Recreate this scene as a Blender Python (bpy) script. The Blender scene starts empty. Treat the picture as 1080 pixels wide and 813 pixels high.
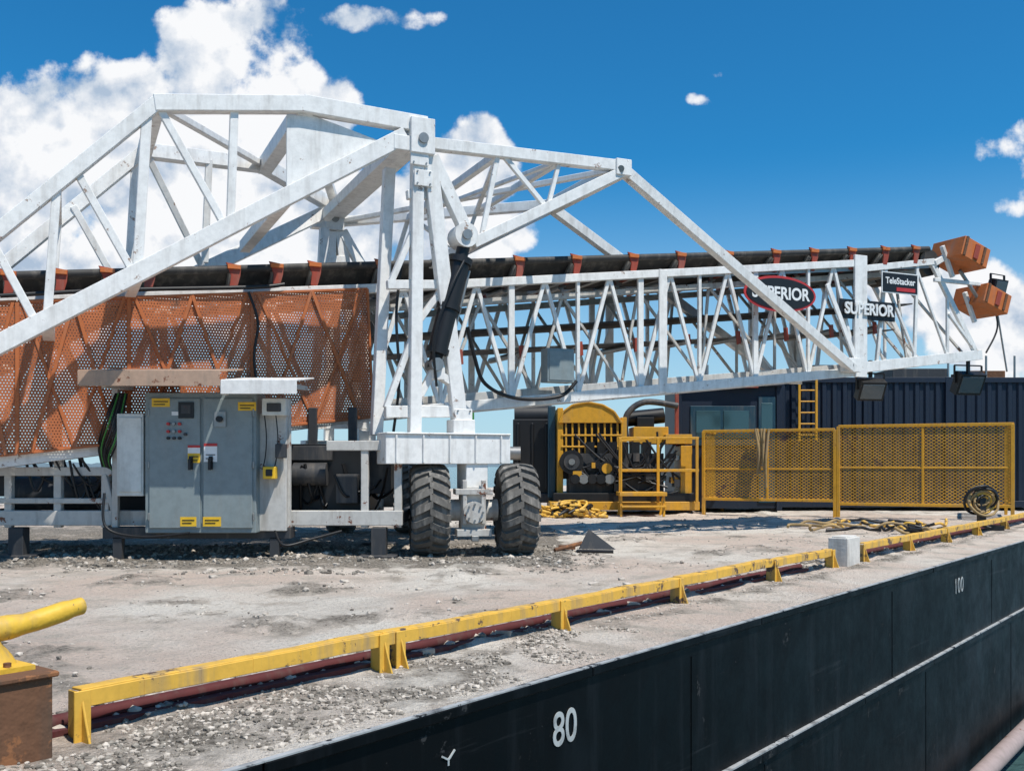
import bpy, math, random
from mathutils import Vector as V, Matrix, noise
random.seed(7)
R=random.random
def ru(a,b): return a+(b-a)*random.random()
F=1050.0; H=1.25
S=bpy.context.scene
S.view_settings.view_transform='Standard'; S.view_settings.look='None'; S.view_settings.exposure=0
Z=V((0,0,1))
# ---- machine frame: conveyor runs along DV, its width along NV
DV=V((.9119,.4104,0)); NV=V((-.4104,.9119,0))
def pl(u,v,w=0.):
    k=(u-540)/F; Y=(15.9+1.0966*w)/(1-.45*k); return V((k*Y,Y,H+(490-v)/F*Y))
def fr(u,v,D): return V(((u-540)/F*D,D,H+(490-v)/F*D))
# ---- barge frame
BO=V((-1.2,4.06,0)); BS=V((.614,.789,0)).normalized(); BT=V((-BS.y,BS.x,0))
def bc(s,t,z=0): return BO+BS*s+BT*t+Z*z
def lerp(a,b,t): return a+(b-a)*t

# ================= materials
def newmat(n):
    m=bpy.data.materials.new(n); m.use_nodes=True; nt=m.node_tree
    return m,nt,nt.nodes,nt.links,nt.nodes['Principled BSDF']
def ramp(ns,ls,src,a,b,ca=(0,0,0,1),cb=(1,1,1,1)):
    r=ns.new('ShaderNodeValToRGB'); r.color_ramp.elements[0].position=a; r.color_ramp.elements[1].position=b
    r.color_ramp.elements[0].color=ca; r.color_ramp.elements[1].color=cb
    ls.new(src,r.inputs[0]); return r.outputs[0]
def mixc(ns,ls,f,a,b):
    m=ns.new('ShaderNodeMix'); m.data_type='RGBA'
    for s,i in ((f,0),(a,6),(b,7)):
        if hasattr(s,'is_linked'): ls.new(s,m.inputs[i])
        else:
            m.inputs[i].default_value = s if i==0 else (tuple(s)+(1,) if len(s)==3 else s)
    return m.outputs[2]
def noi(ns,ls,vec,sc,det=4,rough=.55,dim='3D'):
    n=ns.new('ShaderNodeTexNoise'); n.noise_dimensions=dim; n.inputs['Scale'].default_value=sc; n.inputs['Detail'].default_value=det; n.inputs['Roughness'].default_value=rough
    ls.new(vec,n.inputs['Vector']); return n.outputs['Fac']
def mapping(ns,ls,vec,sc,rot=(0,0,0)):
    m=ns.new('ShaderNodeMapping'); m.inputs['Scale'].default_value=sc; m.inputs['Rotation'].default_value=rot; ls.new(vec,m.inputs['Vector']); return m.outputs[0]
def mth(ns,ls,op,a,b=None,c=None,clamp=False):
    m=ns.new('ShaderNodeMath'); m.operation=op; m.use_clamp=clamp
    for i,s in enumerate((a,b,c)):
        if s is None: continue
        if hasattr(s,'is_linked'): ls.new(s,m.inputs[i])
        else: m.inputs[i].default_value=s
    return m.outputs[0]
def bump(ns,ls,h,st,dist,b):
    n=ns.new('ShaderNodeBump'); n.inputs['Strength'].default_value=st; n.inputs['Distance'].default_value=dist
    ls.new(h,n.inputs['Height']); ls.new(n.outputs[0],b.inputs['Normal'])
def paint(name,col,rough=.45,dirt=.5,rust=.15,metal=0.,dcol=(.23,.19,.15),rcol=(.16,.05,.02),bmp=0.):
    m,nt,ns,ls,b=newmat(name)
    tc=ns.new('ShaderNodeTexCoord').outputs['Object']
    n3=noi(ns,ls,tc,9,3,.7)
    c=mixc(ns,ls,ramp(ns,ls,n3,.3,.6),tuple(x*.84 for x in col),col)
    st=noi(ns,ls,mapping(ns,ls,tc,(6,6,.8)),1,4,.65)
    f=mth(ns,ls,'MULTIPLY',ramp(ns,ls,st,.50,.78),dirt); c=mixc(ns,ls,f,c,dcol)
    if rust>0:
        n4=noi(ns,ls,tc,4.3,5,.75); f=mth(ns,ls,'MULTIPLY',ramp(ns,ls,n4,.67-rust*.22,.70-rust*.2),min(1,rust*5)); c=mixc(ns,ls,f,c,rcol)
    ls.new(c,b.inputs['Base Color'])
    b.inputs['Roughness'].default_value=rough+.08
    b.inputs['Metallic'].default_value=metal
    if bmp: bump(ns,ls,n3,bmp,.012,b)
    return m
WHITE=paint('white_paint',(.82,.805,.77),.38,.40,.16,rcol=(.24,.12,.06))
WHITE2=paint('white_paint_dull',(.56,.54,.50),.5,.85,.24)  # lower base tone, heavier streaks and rust than white_paint
GREY=paint('grey_enamel',(.22,.265,.27),.4,.3,.0)
DGREY=paint('dark_grey',(.04,.042,.046),.5,.5,.03)
BLACK=paint('black_paint',(.006,.006,.007),.4,.2,.0,dcol=(.035,.032,.03))
RUBBER=paint('belt_rubber',(.035,.033,.031),.6,.8,.0,dcol=(.17,.15,.125))
TYRE=paint('tyre_rubber',(.12,.112,.10),.85,1.,.0,dcol=(.36,.33,.29),bmp=.5)
YEL=paint('safety_yellow',(.66,.33,.02),.45,.5,.14)
YEL2=paint('worn_yellow',(.74,.43,.06),.5,.9,.46,rcol=(.11,.07,.05),bmp=.2)
ORG=paint('orange_paint',(.46,.13,.035),.5,.4,.05)
ORG2=paint('orange_bright',(.56,.15,.03),.5,.5,.12)
RED=paint('red_oxide',(.32,.05,.025),.5,.5,.05)
MAROON=paint('maroon_pipe',(.09,.014,.014),.7,.7,.1,dcol=(.10,.085,.07))
RUST=paint('rusty_steel',(.155,.072,.036),.85,.95,.45,dcol=(.075,.055,.04),rcol=(.26,.11,.045),bmp=1.)
BLUE=paint('navy_paint',(.0035,.012,.030),.45,.4,.0,dcol=(.015,.024,.035))
TEAL=paint('teal_paint',(.008,.05,.08),.4,.4,.0)
STEEL=paint('bare_steel',(.32,.32,.31),.35,.4,.1,metal=.7)
TAN=paint('tan_rope',(.36,.25,.12),.9,.5,0)
GREEN=paint('green_paint',(.05,.25,.05),.5,.3,0)
CONC=paint('concrete_block',(.64,.61,.56),.9,.8,0,bmp=.6)
LABW=paint('label_white',(.8,.8,.78),.4,.1,0)
LABY=paint('label_yellow',(.80,.48,.02),.4,.1,0)
LABR=paint('label_red',(.5,.03,.03),.4,.1,0)
HULLNUM=paint('hull_number_white',(.45,.47,.46),.6,.9,.0,dcol=(.04,.04,.045))
def simple(n,c,r,me):
    m,nt,ns,ls,b=newmat(n); b.inputs['Base Color'].default_value=c+(1,); b.inputs['Roughness'].default_value=r; b.inputs['Metallic'].default_value=me; return m
GLASS=simple('window_glass',(.05,.11,.13),.08,.3); LENS=simple('lamp_lens',(.10,.12,.13),.15,.3)
def meshmat(name,col,period,open_,diamond,axis):
    """sheet metal with real see-through openings"""
    m,nt,ns,ls,b=newmat(name)
    tc=ns.new('ShaderNodeTexCoord').outputs['Object']
    sx=ns.new('ShaderNodeSeparateXYZ'); ls.new(tc,sx.inputs[0])
    d=ns.new('ShaderNodeVectorMath'); d.operation='DOT_PRODUCT'; ls.new(tc,d.inputs[0]); d.inputs[1].default_value=axis
    a=mth(ns,ls,'DIVIDE',d.outputs['Value'],period[0]); z=mth(ns,ls,'DIVIDE',sx.outputs[2],period[1])
    if diamond:
        p=mth(ns,ls,'ADD',a,z); q=mth(ns,ls,'SUBTRACT',a,z)
        p=mth(ns,ls,'ABSOLUTE',mth(ns,ls,'SUBTRACT',mth(ns,ls,'FRACT',p),.5)); q=mth(ns,ls,'ABSOLUTE',mth(ns,ls,'SUBTRACT',mth(ns,ls,'FRACT',q),.5))
        h=mth(ns,ls,'MAXIMUM',p,q); hole=mth(ns,ls,'LESS_THAN',h,open_)
    else:
        row=mth(ns,ls,'FLOOR',z); off=mth(ns,ls,'MULTIPLY',mth(ns,ls,'MODULO',row,2.),.5)
        p=mth(ns,ls,'SUBTRACT',mth(ns,ls,'FRACT',mth(ns,ls,'ADD',a,off)),.5); q=mth(ns,ls,'SUBTRACT',mth(ns,ls,'FRACT',z),.5)
        h=mth(ns,ls,'SQRT',mth(ns,ls,'ADD',mth(ns,ls,'MULTIPLY',p,p),mth(ns,ls,'MULTIPLY',q,q))); hole=mth(ns,ls,'LESS_THAN',h,open_)
    n1=noi(ns,ls,tc,1.8,5,.65); c=mixc(ns,ls,ramp(ns,ls,n1,.38,.58),tuple(x*.7 for x in col),col)
    c=mixc(ns,ls,ramp(ns,ls,n1,.60,.70),c,(.17,.07,.035))
    ls.new(c,b.inputs['Base Color']); b.inputs['Roughness'].default_value=.55
    ls.new(mth(ns,ls,'SUBTRACT',1.,hole),b.inputs['Alpha'])
    return m
PERF=meshmat('perforated_orange',(.47,.14,.045),(.038,.038),.21,False,tuple(DV))
fa=fr(742,540,24.8); fb=fr(1068,548,22.); fax=(fb-fa); fax.z=0; fax.normalize()
EXPM=meshmat('expanded_mesh_yellow',(.62,.32,.03),(.11,.075),.35,True,tuple(fax))
EXPM2=meshmat('expanded_mesh_yellow_side',(.62,.32,.03),(.11,.075),.35,True,(-fax.y,fax.x,0))
def deckmat():
    m,nt,ns,ls,b=newmat('deck_concrete')
    tc=ns.new('ShaderNodeTexCoord').outputs['Object']
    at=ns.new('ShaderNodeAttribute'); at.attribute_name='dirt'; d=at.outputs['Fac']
    n0=noi(ns,ls,tc,.4,4,.6,'2D'); n1=noi(ns,ls,tc,1.7,6,.68,'2D'); n2=noi(ns,ls,tc,26,5,.74,'2D')
    c=mixc(ns,ls,ramp(ns,ls,n0,.4,.62),(.66,.53,.435),(.76,.69,.595))
    c=mixc(ns,ls,ramp(ns,ls,n1,.50,.64),c,(.54,.465,.385))
    f=mth(ns,ls,'MULTIPLY',ramp(ns,ls,n2,.54,.66),.6); c=mixc(ns,ls,f,c,(.33,.285,.235))
    tr=noi(ns,ls,mapping(ns,ls,mapping(ns,ls,tc,(1,1,1),(0,0,-math.atan2(BS.y,BS.x))),(.25,2.5,1)),1.,4,.6,'2D')
    f=mth(ns,ls,'MULTIPLY',ramp(ns,ls,tr,.52,.7),.4); c=mixc(ns,ls,f,c,(.44,.39,.335))
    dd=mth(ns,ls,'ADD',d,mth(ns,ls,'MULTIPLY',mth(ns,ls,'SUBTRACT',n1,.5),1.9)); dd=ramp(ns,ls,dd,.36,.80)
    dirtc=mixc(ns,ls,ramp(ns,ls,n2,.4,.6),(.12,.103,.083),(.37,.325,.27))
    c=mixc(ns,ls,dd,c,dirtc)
    ls.new(c,b.inputs['Base Color']); b.inputs['Roughness'].default_value=.95; b.inputs['Specular IOR Level'].default_value=.2
    bump(ns,ls,n2,1.,.04,b)
    return m
DECK=deckmat()
def hullmat():
    m,nt,ns,ls,b=newmat('hull_black')
    tc=ns.new('ShaderNodeTexCoord').outputs['Object']
    r=mapping(ns,ls,tc,(1,1,1),(0,0,-math.atan2(BS.y,BS.x)))
    v=noi(ns,ls,mapping(ns,ls,r,(4,1,.35)),1,5,.68); h=noi(ns,ls,mapping(ns,ls,r,(.5,1,9)),1,5,.65)
    n=noi(ns,ls,tc,2.6,6,.75); n6=noi(ns,ls,tc,.55,3,.6)
    c=mixc(ns,ls,ramp(ns,ls,v,.54,.82),(.0012,.0014,.0018),(.013,.015,.018))
    c=mixc(ns,ls,mth(ns,ls,'MULTIPLY',ramp(ns,ls,h,.62,.70),.35),c,(.04,.042,.045))
    c=mixc(ns,ls,mth(ns,ls,'MULTIPLY',ramp(ns,ls,n,.645,.675),.45),c,(.075,.075,.075))
    c=mixc(ns,ls,mth(ns,ls,'MULTIPLY',ramp(ns,ls,n6,.54,.66),.35),c,(.024,.029,.035))
    ls.new(c,b.inputs['Base Color']); ls.new(ramp(ns,ls,n,.3,.7,(.36,)*3+(1,),(.60,)*3+(1,)),b.inputs['Roughness'])
    b.inputs['Specular IOR Level'].default_value=.16
    bump(ns,ls,n6,.5,.08,b)
    return m
HULL=hullmat()
def watermat():
    m,nt,ns,ls,b=newmat('water'); tc=ns.new('ShaderNodeTexCoord').outputs['Object']
    b.inputs['Base Color'].default_value=(.05,.10,.10,1); b.inputs['Roughness'].default_value=.12
    bump(ns,ls,noi(ns,ls,tc,1.0,4),.7,.3,b); return m
WATER=watermat()
def rockm(n,a,c):
    m,nt,ns,ls,b=newmat(n); tc=ns.new('ShaderNodeTexCoord').outputs['Object']
    ls.new(ramp(ns,ls,noi(ns,ls,tc,14,2),.35,.65,a+(1,),c+(1,)),b.inputs['Base Color']); b.inputs['Roughness'].default_value=.95; return m
ROCK=rockm('broken_rock',(.31,.27,.225),(.60,.53,.45)); ROCKD=rockm('dark_gravel',(.11,.095,.078),(.30,.265,.22))
TREEM=simple('distant_trees',(.12,.17,.20),.95,0)

# ================= mesh builder
class MB:
    def __init__(s): s.v=[];s.f=[];s.m=[];s.mats=[];s.sm=[]
    def mi(s,mat):
        if mat not in s.mats: s.mats.append(mat)
        return s.mats.index(mat)
    def add(s,vs,fs,mat,smooth=False):
        o=len(s.v); k=s.mi(mat); s.v+= [tuple(x) for x in vs]
        for f in fs: s.f.append([o+i for i in f]); s.m.append(k); s.sm.append(smooth)
    def obox(s,c,ax,ay,az,mat):
        vs=[c+ax*i+ay*j+az*k for k in(-1,1) for j in(-1,1) for i in(-1,1)]
        s.add(vs,[(0,2,3,1),(4,5,7,6),(0,1,5,4),(2,6,7,3),(0,4,6,2),(1,3,7,5)],mat)
    def box(s,a,b,mat):
        a=V(a);b=V(b);h=(b-a)/2; s.obox((a+b)/2,V((abs(h.x),0,0)),V((0,abs(h.y),0)),V((0,0,abs(h.z))),mat)
    def beam(s,p,q,w,h,mat,side=None,ext=0):
        d=(q-p).normalized(); p=p-d*ext; q=q+d*ext
        w+=ru(-.002,.002);h+=ru(-.002,.002)
        sd=side if side is not None else (NV if abs(d.dot(NV))<.8 else DV)
        a=(sd-d*sd.dot(d)).normalized(); b=d.cross(a).normalized()
        s.obox((p+q)/2,d*((q-p).length/2),a*w/2,b*h/2,mat)
    def tube(s,pts,r,mat,seg=10,caps=True):
        vs=[];fs=[];n=len(pts); prev=None
        for i,p in enumerate(pts):
            d=(pts[min(i+1,n-1)]-pts[max(i-1,0)]).normalized()
            if prev is None:
                up=Z if abs(d.z)<.9 else V((1,0,0)); a=d.cross(up).normalized()
            else: a=(prev-d*prev.dot(d)).normalized()
            prev=a; b=d.cross(a); rr=r[i] if isinstance(r,(list,tuple)) else r
            for j in range(seg):
                t=2*math.pi*j/seg; vs.append(p+a*math.cos(t)*rr+b*math.sin(t)*rr)
        for i in range(n-1):
            for j in range(seg):
                k=(j+1)%seg; fs.append((i*seg+j,i*seg+k,(i+1)*seg+k,(i+1)*seg+j))
        s.add(vs,fs,mat,True)
        if caps:
            s.add(vs[:seg],[tuple(range(seg))[::-1]],mat); s.add(vs[-seg:],[tuple(range(seg))],mat)
    def plate(s,pts,n,th,mat):
        k=len(pts); vs=[p-n*th/2 for p in pts]+[p+n*th/2 for p in pts]
        fs=[tuple(range(k))[::-1],tuple(range(k,2*k))]+[(i,(i+1)%k,k+(i+1)%k,k+i) for i in range(k)]
        s.add(vs,fs,mat)
    def quad(s,pts,mat): s.add(pts,[tuple(range(len(pts)))],mat)
    def obj(s,name,parent=None,bevel=0):
        me=bpy.data.meshes.new(name); me.from_pydata(s.v,[],s.f)
        for m in s.mats: me.materials.append(m)
        me.polygons.foreach_set('material_index',s.m); me.polygons.foreach_set('use_smooth',s.sm); me.update()
        o=bpy.data.objects.new(name,me); S.collection.objects.link(o)
        if bevel:
            b=o.modifiers.new('bevel','BEVEL'); b.width=bevel; b.segments=1; b.limit_method='ANGLE'; b.angle_limit=math.radians(50)
        if parent: par(o,parent)
        return o
def empty(name,loc):
    e=bpy.data.objects.new(name,None); S.collection.objects.link(e); e.location=loc; e.empty_display_size=.3; return e
def par(o,e):
    o.parent=e; o.matrix_parent_inverse=Matrix.Translation(-V(e.location))
def curve(pts,n=10):
    out=[]; P=[pts[0]]+list(pts)+[pts[-1]]
    for i in range(1,len(P)-2):
        for k in range(n):
            t=k/n; a,b,c,d=P[i-1],P[i],P[i+1],P[i+2]
            out.append(.5*((2*b)+(c-a)*t+(2*a-5*b+4*c-d)*t*t+(3*b-a-3*c+d)*t**3))
    out.append(pts[-1]); return out
def text(name,body,loc,xax,nrm,size,mat,parent,ext=.003,sx=1,bold=0.,sp=1.):
    cu=bpy.data.curves.new(name,'FONT'); cu.body=body; cu.size=size; cu.extrude=ext; cu.align_x='CENTER'; cu.align_y='CENTER'; cu.offset=bold; cu.space_character=sp
    o=bpy.data.objects.new(name,cu); S.collection.objects.link(o); cu.materials.append(mat)
    y=nrm.cross(xax).normalized()
    M=Matrix((xax*sx,y,nrm)).transposed().to_4x4(); M.translation=loc; o.matrix_world=M
    if parent:
        o.parent=parent; o.matrix_parent_inverse=Matrix.Translation(-V(parent.location))
    return o

# ================= water + shoreline
mb=MB(); mb.quad([V((-6000,-2000,-3.2)),V((6000,-2000,-3.2)),V((6000,9000,-3.2)),V((-6000,9000,-3.2))],WATER); mb.obj('water')
mb=MB(); pts=[]
for i in range(241):
    x=-2400+i*20; h=6+9*noise.fractal(V((x*.012,3,0)),1,2,5)+4*noise.noise(V((x*.08,0,0)))
    pts.append((x,2200+60*math.sin(x*.004),max(1.5,h)))
for a,b in zip(pts,pts[1:]):
    mb.quad([V((a[0],a[1],-3.2)),V((b[0],b[1],-3.2)),V((b[0],b[1]+20,b[2])),V((a[0],a[1]+20,a[2]))],TREEM)
    mb.quad([V((a[0],a[1]+20,a[2])),V((b[0],b[1]+20,b[2])),V((b[0],b[1]+120,b[2]-3)),V((a[0],a[1]+120,a[2]-3))],TREEM)
mb.obj('distant_shoreline')

# ================= barge
barge=empty('barge',bc(15,12,0))
def lump(p): return noise.fractal(V((p.x*.8,p.y*.8,2)),.9,2,6)
def hgt(s,t):
    p=bc(s,t); a=.010
    g=math.exp(-((t-1.05)/.38)**2)
    z=a*noise.fractal(V((p.x*.9,p.y*.9,0)),1,2,4)
    z+=g*(.02+.07*max(0,noise.fractal(V((p.x*2.2,p.y*2.2,5)),1,2,5)))*(1 if t>.93 else .35)
    g2=math.exp(-((t-.58)/.2)**2); z+=g2*(.012+.04*max(0,noise.fractal(V((p.x*3,p.y*3,9)),.9,2,5)))
    if t>1.4: z+=.10*max(0,lump(p)-.10)*(1-1.2*abs(noise.noise(V((p.x*6,p.y*6,1)))))+.012*noise.fractal(V((p.x*4,p.y*4,7)),.8,2,3)
    if t<.05: z=min(z,.004)
    return z
def dirt(s,t):
    p=bc(s,t); d=.10
    d=max(d,.75*math.exp(-((t-1.10)/.30)**2)); d=max(d,.58*math.exp(-((t-.68)/.22)**2))
    if t<.95: d=max(d,.60*max(0,min(1,(3.4-s)/1.5))*min(1,max(0,t-.04)/.15))
    if t>1.4: d=max(d,min(.55,1.5*max(0,lump(p)-.05)))
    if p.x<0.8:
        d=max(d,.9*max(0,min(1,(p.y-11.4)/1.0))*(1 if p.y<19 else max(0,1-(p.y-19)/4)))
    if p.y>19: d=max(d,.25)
    return min(d,.9)
sv=[-25+i for i in range(19)]+[-6+.1*i for i in range(281)]+[23+i*1.5 for i in range(50)]
tv=[0,.05,.1]+[.15+.05*i for i in range(28)]+[1.6+.1*i for i in range(125)]+[15+i for i in range(17)]
me=bpy.data.meshes.new('deck'); vs=[];ds=[]
for s in sv:
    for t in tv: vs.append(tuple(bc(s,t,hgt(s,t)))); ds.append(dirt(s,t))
nt_=len(tv); fs=[(i*nt_+j,(i+1)*nt_+j,(i+1)*nt_+j+1,i*nt_+j+1) for i in range(len(sv)-1) for j in range(nt_-1)]
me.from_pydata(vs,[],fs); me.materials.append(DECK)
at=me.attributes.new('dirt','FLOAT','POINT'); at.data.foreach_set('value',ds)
me.polygons.foreach_set('use_smooth',[True]*len(fs)); me.update()
o=bpy.data.objects.new('deck',me); S.collection.objects.link(o); par(o,barge)
mb=MB()
s0,s1=-25,96
mb.quad([bc(s0,.0,-3.8),bc(s1,.0,-3.8),bc(s1,.0,-.03),bc(s0,.0,-.03)],HULL)
mb.quad([bc(s0,31,-3.8),bc(s1,31,-3.8),bc(s1,31,-.03),bc(s0,31,-.03)],HULL)
mb.quad([bc(s0,0,-3.8),bc(s0,31,-3.8),bc(s0,31,-.03),bc(s0,0,-.03)],HULL)
mb.quad([bc(s1,0,-3.8),bc(s1,31,-3.8),bc(s1,31,-.03),bc(s1,0,-.03)],HULL)
mb.quad([bc(s0,.03,-.06),bc(s1,.03,-.06),bc(s1,31,-.06),bc(s0,31,-.06)],HULL)
for i in range(26):
    s=s0+i*4.7+.9; mb.obox(bc(s,-.001,-.62),BS*.012,BT*.004,Z*.47,HULL); mb.obox(bc(s+1.3,-.001,-2.2),BS*.012,BT*.004,Z*.95,HULL)
mb.obj('hull_plating',barge)
mb=MB()
seg=48; L=(s1-s0)/seg
for i in range(seg):
    a=s0+L*i+.004; b=a+L-.008; j=ru(-.004,.004)
    mb.obox(bc((a+b)/2,-.012+j,-.035),BS*(b-a)/2,BT*.022,Z*.030,HULL)
for i in range(seg):
    a=s0+L*i; b=a+L
    mb.obox(bc((a+b)/2,-.02,-1.16),BS*(b-a)/2,BT*.025,Z*.035,HULL)
mb.obj('rub_rail',barge,.008)
SCUFF=paint('scuffed_white_line',(.38,.39,.39),.6,1.,.42,dcol=(.04,.04,.045),rcol=(.012,.012,.015))
mb=MB(); mb.obox(bc(35,-.02,-1.117),BS*60,BT*.022,Z*.007,SCUFF)
mb.obox(bc(35,-.016,-.003),BS*60,BT*.018,Z*.004,SCUFF); mb.obj('worn_edge_line',barge)
mb=MB(); mb.tube([bc(-20,-.25,-2.85),bc(95,-.25,-2.85)],.13,paint('fender_pipe_paint',(.35,.27,.25),.6,.6,.2),14); mb.obj('fender_pipe',barge)
def bpt(u):
    k=(u-540)/F
    return (BO.x-k*BO.y)/(k*BS.y-BS.x)
text('draft_mark_80','80',bc(bpt(595),-.006,-.34),BS,-BT,.29,HULLNUM,barge,.002,.9,.002)
text('draft_mark_100','100',bc(bpt(1011),-.006,-.36),BS,-BT,.29,HULLNUM,barge,.002,.98,-.001,1.12)
mb=MB(); c=bc(bpt(472),-.006,-.28)
for a,b in((-.05,.02),(.05,.03)):
    mb.beam(c,c+BS*a*1.0+Z*abs(b)*1.4,.006,.010,HULLNUM,BT)
mb.beam(c+Z*.01,c-Z*.03,.006,.010,HULLNUM,BT)
mb.obj('arrow_mark',barge)

# rail
rail=empty('deck_edge_rail',bc(8,.85,0))
mb=MB(); posts=[-.12,1.78,3.66,5.5,7.6,9.3,10.4,12.4,14.4,16.4,18.6,21,23.5,26,29,32,36]
for a,b in zip(posts[:-1],posts[1:]):
    if a==9.3: continue
    n=6; za=.235+ru(-.008,.008); zc=za+ru(-.008,.008)
    P=[bc(lerp(a,b,i/n),.85+ru(-.008,.008),lerp(za,zc,i/n)+ru(-.005,.005)) for i in range(n+1)]
    for p,q in zip(P,P[1:]):
        mb.beam(p-Z*.036,q-Z*.036,.012,.076,YEL2,BT,.001)
        mb.beam(p+BT*.04+Z*.004,q+BT*.04+Z*.004,.08,.011,YEL2,BT,.001)
mb.obj('rail_bar',rail,.003)
mb=MB()
for s in posts:
    for d in((0,) if s!=1.78 else(0,.14)):
        mb.obox(bc(s+d,.836,.10),BS*.04,BT*.006,Z*.135,YEL2)
        mb.plate([bc(s+d,.83,.19),bc(s+d,.83,-.01),bc(s+d,.76,-.01),bc(s+d,.80,.10)],BS,.012,YEL2)
        mb.obox(bc(s+d,.90,.10),BS*.006,BT*.05,Z*.125,YEL2)
mb.obj('rail_posts',rail,.003)
mb=MB(); mb.tube([bc(-.3,1.06,.06),bc(8.8,1.06,.06)],.035,MAROON,10); mb.tube([bc(10.4,1.06,.07),bc(36,1.06,.07)],.035,MAROON,10)
mb.beam(bc(-.3,.985,.02),bc(8.8,.985,.02),.07,.05,MAROON,BT)
mb.obj('deck_pipe',rail)
mb=MB(); mb.obox(bc(9.72,.86,.17),BS*.22,BT*.12,Z*.19,CONC); mb.obox(bc(9.72,.86,.365),BS*.18,BT*.09,Z*.012,CONC); mb.obj('concrete_block',None,.006)

# mooring cleat on box
cl=empty('mooring_cleat',bc(-.95,.95,.4))
mb=MB(); mb.obox(bc(-.98,.95,.165),BS*.65,BT*.26,Z*.19,RUST)
mb.obox(bc(-.98,.95,.365),BS*.67,BT*.28,Z*.012,RUST)
for s in(-1.5,-1.0): mb.obox(bc(s,.685,.165),BS*.012,BT*.01,Z*.175,RUST)
mb.obj('timber_box_base',cl,.006)
mb=MB(); YC=paint('cleat_yellow',(.74,.45,.04),.45,.8,.42,rcol=(.13,.07,.03),bmp=.6)
c=bc(-.66,.93,.545)
pts=[c+BS*x+Z*z for x,z in((-.60,.050),(-.54,.045),(-.32,.005),(0,-.01),(.32,.008),(.54,.050),(.60,.058))]
mb.tube(curve(pts,5),[.02]+[.035]*4+[.040]*5+[.046]*5+[.054]*5+[.046]*5+[.040]*4+[.035,.02],YC,14)
for sx in(-.2,.2):
    mb.tube([bc(-.66+sx,.93,.37),bc(-.66+sx,.93,.41),bc(-.66+sx*.85,.93,.47),bc(-.66+sx*.8,.93,.55)],[.1,.07,.055,.045],YC,14)
mb.obox(bc(-.72,.93,.385),BS*.36,BT*.15,Z*.012,YC)
for sx in(-.3,.24):
    for ty in(-.11,.11): mb.tube([bc(-.70+sx,.93+ty,.39),bc(-.70+sx,.93+ty,.415)],.016,RUST,6)
mb.obj('cleat_horn',cl)

# rubble
import bmesh
bm=bmesh.new(); bmesh.ops.create_icosphere(bm,subdivisions=1,radius=1); iv=[v.co.copy() for v in bm.verts]; itf=[tuple(v.index for v in f.verts) for f in bm.faces]; bm.free()
def rocks(name,n,sf,smin,smax,mat,pw=3):
    vs=[];fs=[]
    for _ in range(n):
        s,t=sf(); r=smin+(smax-smin)*R()**pw
        c=bc(s,t,hgt(s,t)+r*.15); ang=R()*6.28; ca,sa=math.cos(ang),math.sin(ang); ex,ey,ez=ru(.7,1.3),ru(.6,1.2),ru(.45,.9); o=len(vs)
        for v in iv:
            k=ru(.66,1.15); x,y,z=v.x*ex*k*r,v.y*ey*k*r,v.z*ez*k*r
            vs.append((c.x+x*ca-y*sa,c.y+x*sa+y*ca,c.z+z))
        fs+=[tuple(o+i for i in f) for f in itf]
    me=bpy.data.meshes.new(name); me.from_pydata(vs,[],fs); me.materials.append(mat); me.update()
    o=bpy.data.objects.new(name,me); S.collection.objects.link(o); return o
rb=empty('rubble',bc(3,1,0))
def A1():
    while 1:
        s=-2.5+R()**1.2*6.5; t=ru(.06,.95)
        if noise.noise(bc(s,t)*1.8)>-.1+(s-1)*.12: return s,t
def A2():
    return -2+R()**1.2*18, 1.0+abs(random.gauss(0,.2))
def A2b():
    return 1+R()*16, random.gauss(.72,.09)
def A3():
    while 1:
        s=ru(-3,20); t=ru(1.4,13); p=bc(s,t)
        if lump(p)>.10+R()*.12: return s,t
def A5():
    return ru(-3,18), ru(1.4,11)
def A4():
    while 1:
        p=V((ru(-8,1.2),ru(11.3,15.5),0)); q=p-BO; s,t=q.dot(BS),q.dot(BT)
        if noise.noise(p*1.1)>-.1-(p.y-12.5)*.3: return s,t
for i,(n,fn,a,b,m) in enumerate(((5600,A1,.003,.022,ROCK),(4200,A1,.003,.024,ROCKD),(2200,A2,.005,.05,ROCK),(1500,A2,.005,.045,ROCKD),(1500,A2b,.003,.02,ROCK),(2600,A3,.004,.035,ROCK),(900,A3,.004,.03,ROCKD),(2800,A4,.008,.05,ROCKD),(1100,A4,.008,.06,ROCK),(2600,A5,.003,.02,ROCK))):
    par(rocks('rock_chips_%d'%i,n,fn,a,b,m),rb)
mb=MB()
for _ in range(34):
    s=ru(.5,7); t=ru(1.0,1.3); c=bc(s,t,hgt(s,t)+.01); a=R()*3
    d=V((math.cos(a),math.sin(a),ru(-.2,.2))).normalized(); e=d.cross(Z).normalized(); k=ru(.02,.06)
    mb.obox(c,d*k*1.4,e*k,d.cross(e)*k*.35,ROCK)
for _ in range(16):
    p=V((ru(-3.6,1.8),ru(9.6,12.6),0)); q=p-BO; c=p+Z*(hgt(q.dot(BS),q.dot(BT))+.01); a=R()*3
    d=V((math.cos(a),math.sin(a),ru(-.2,.2))).normalized(); e=d.cross(Z).normalized(); k=ru(.015,.04)
    mb.obox(c,d*k*1.4,e*k,d.cross(e)*k*.5,ROCK)
mb.obj('slab_fragments',rb,.005)

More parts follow.
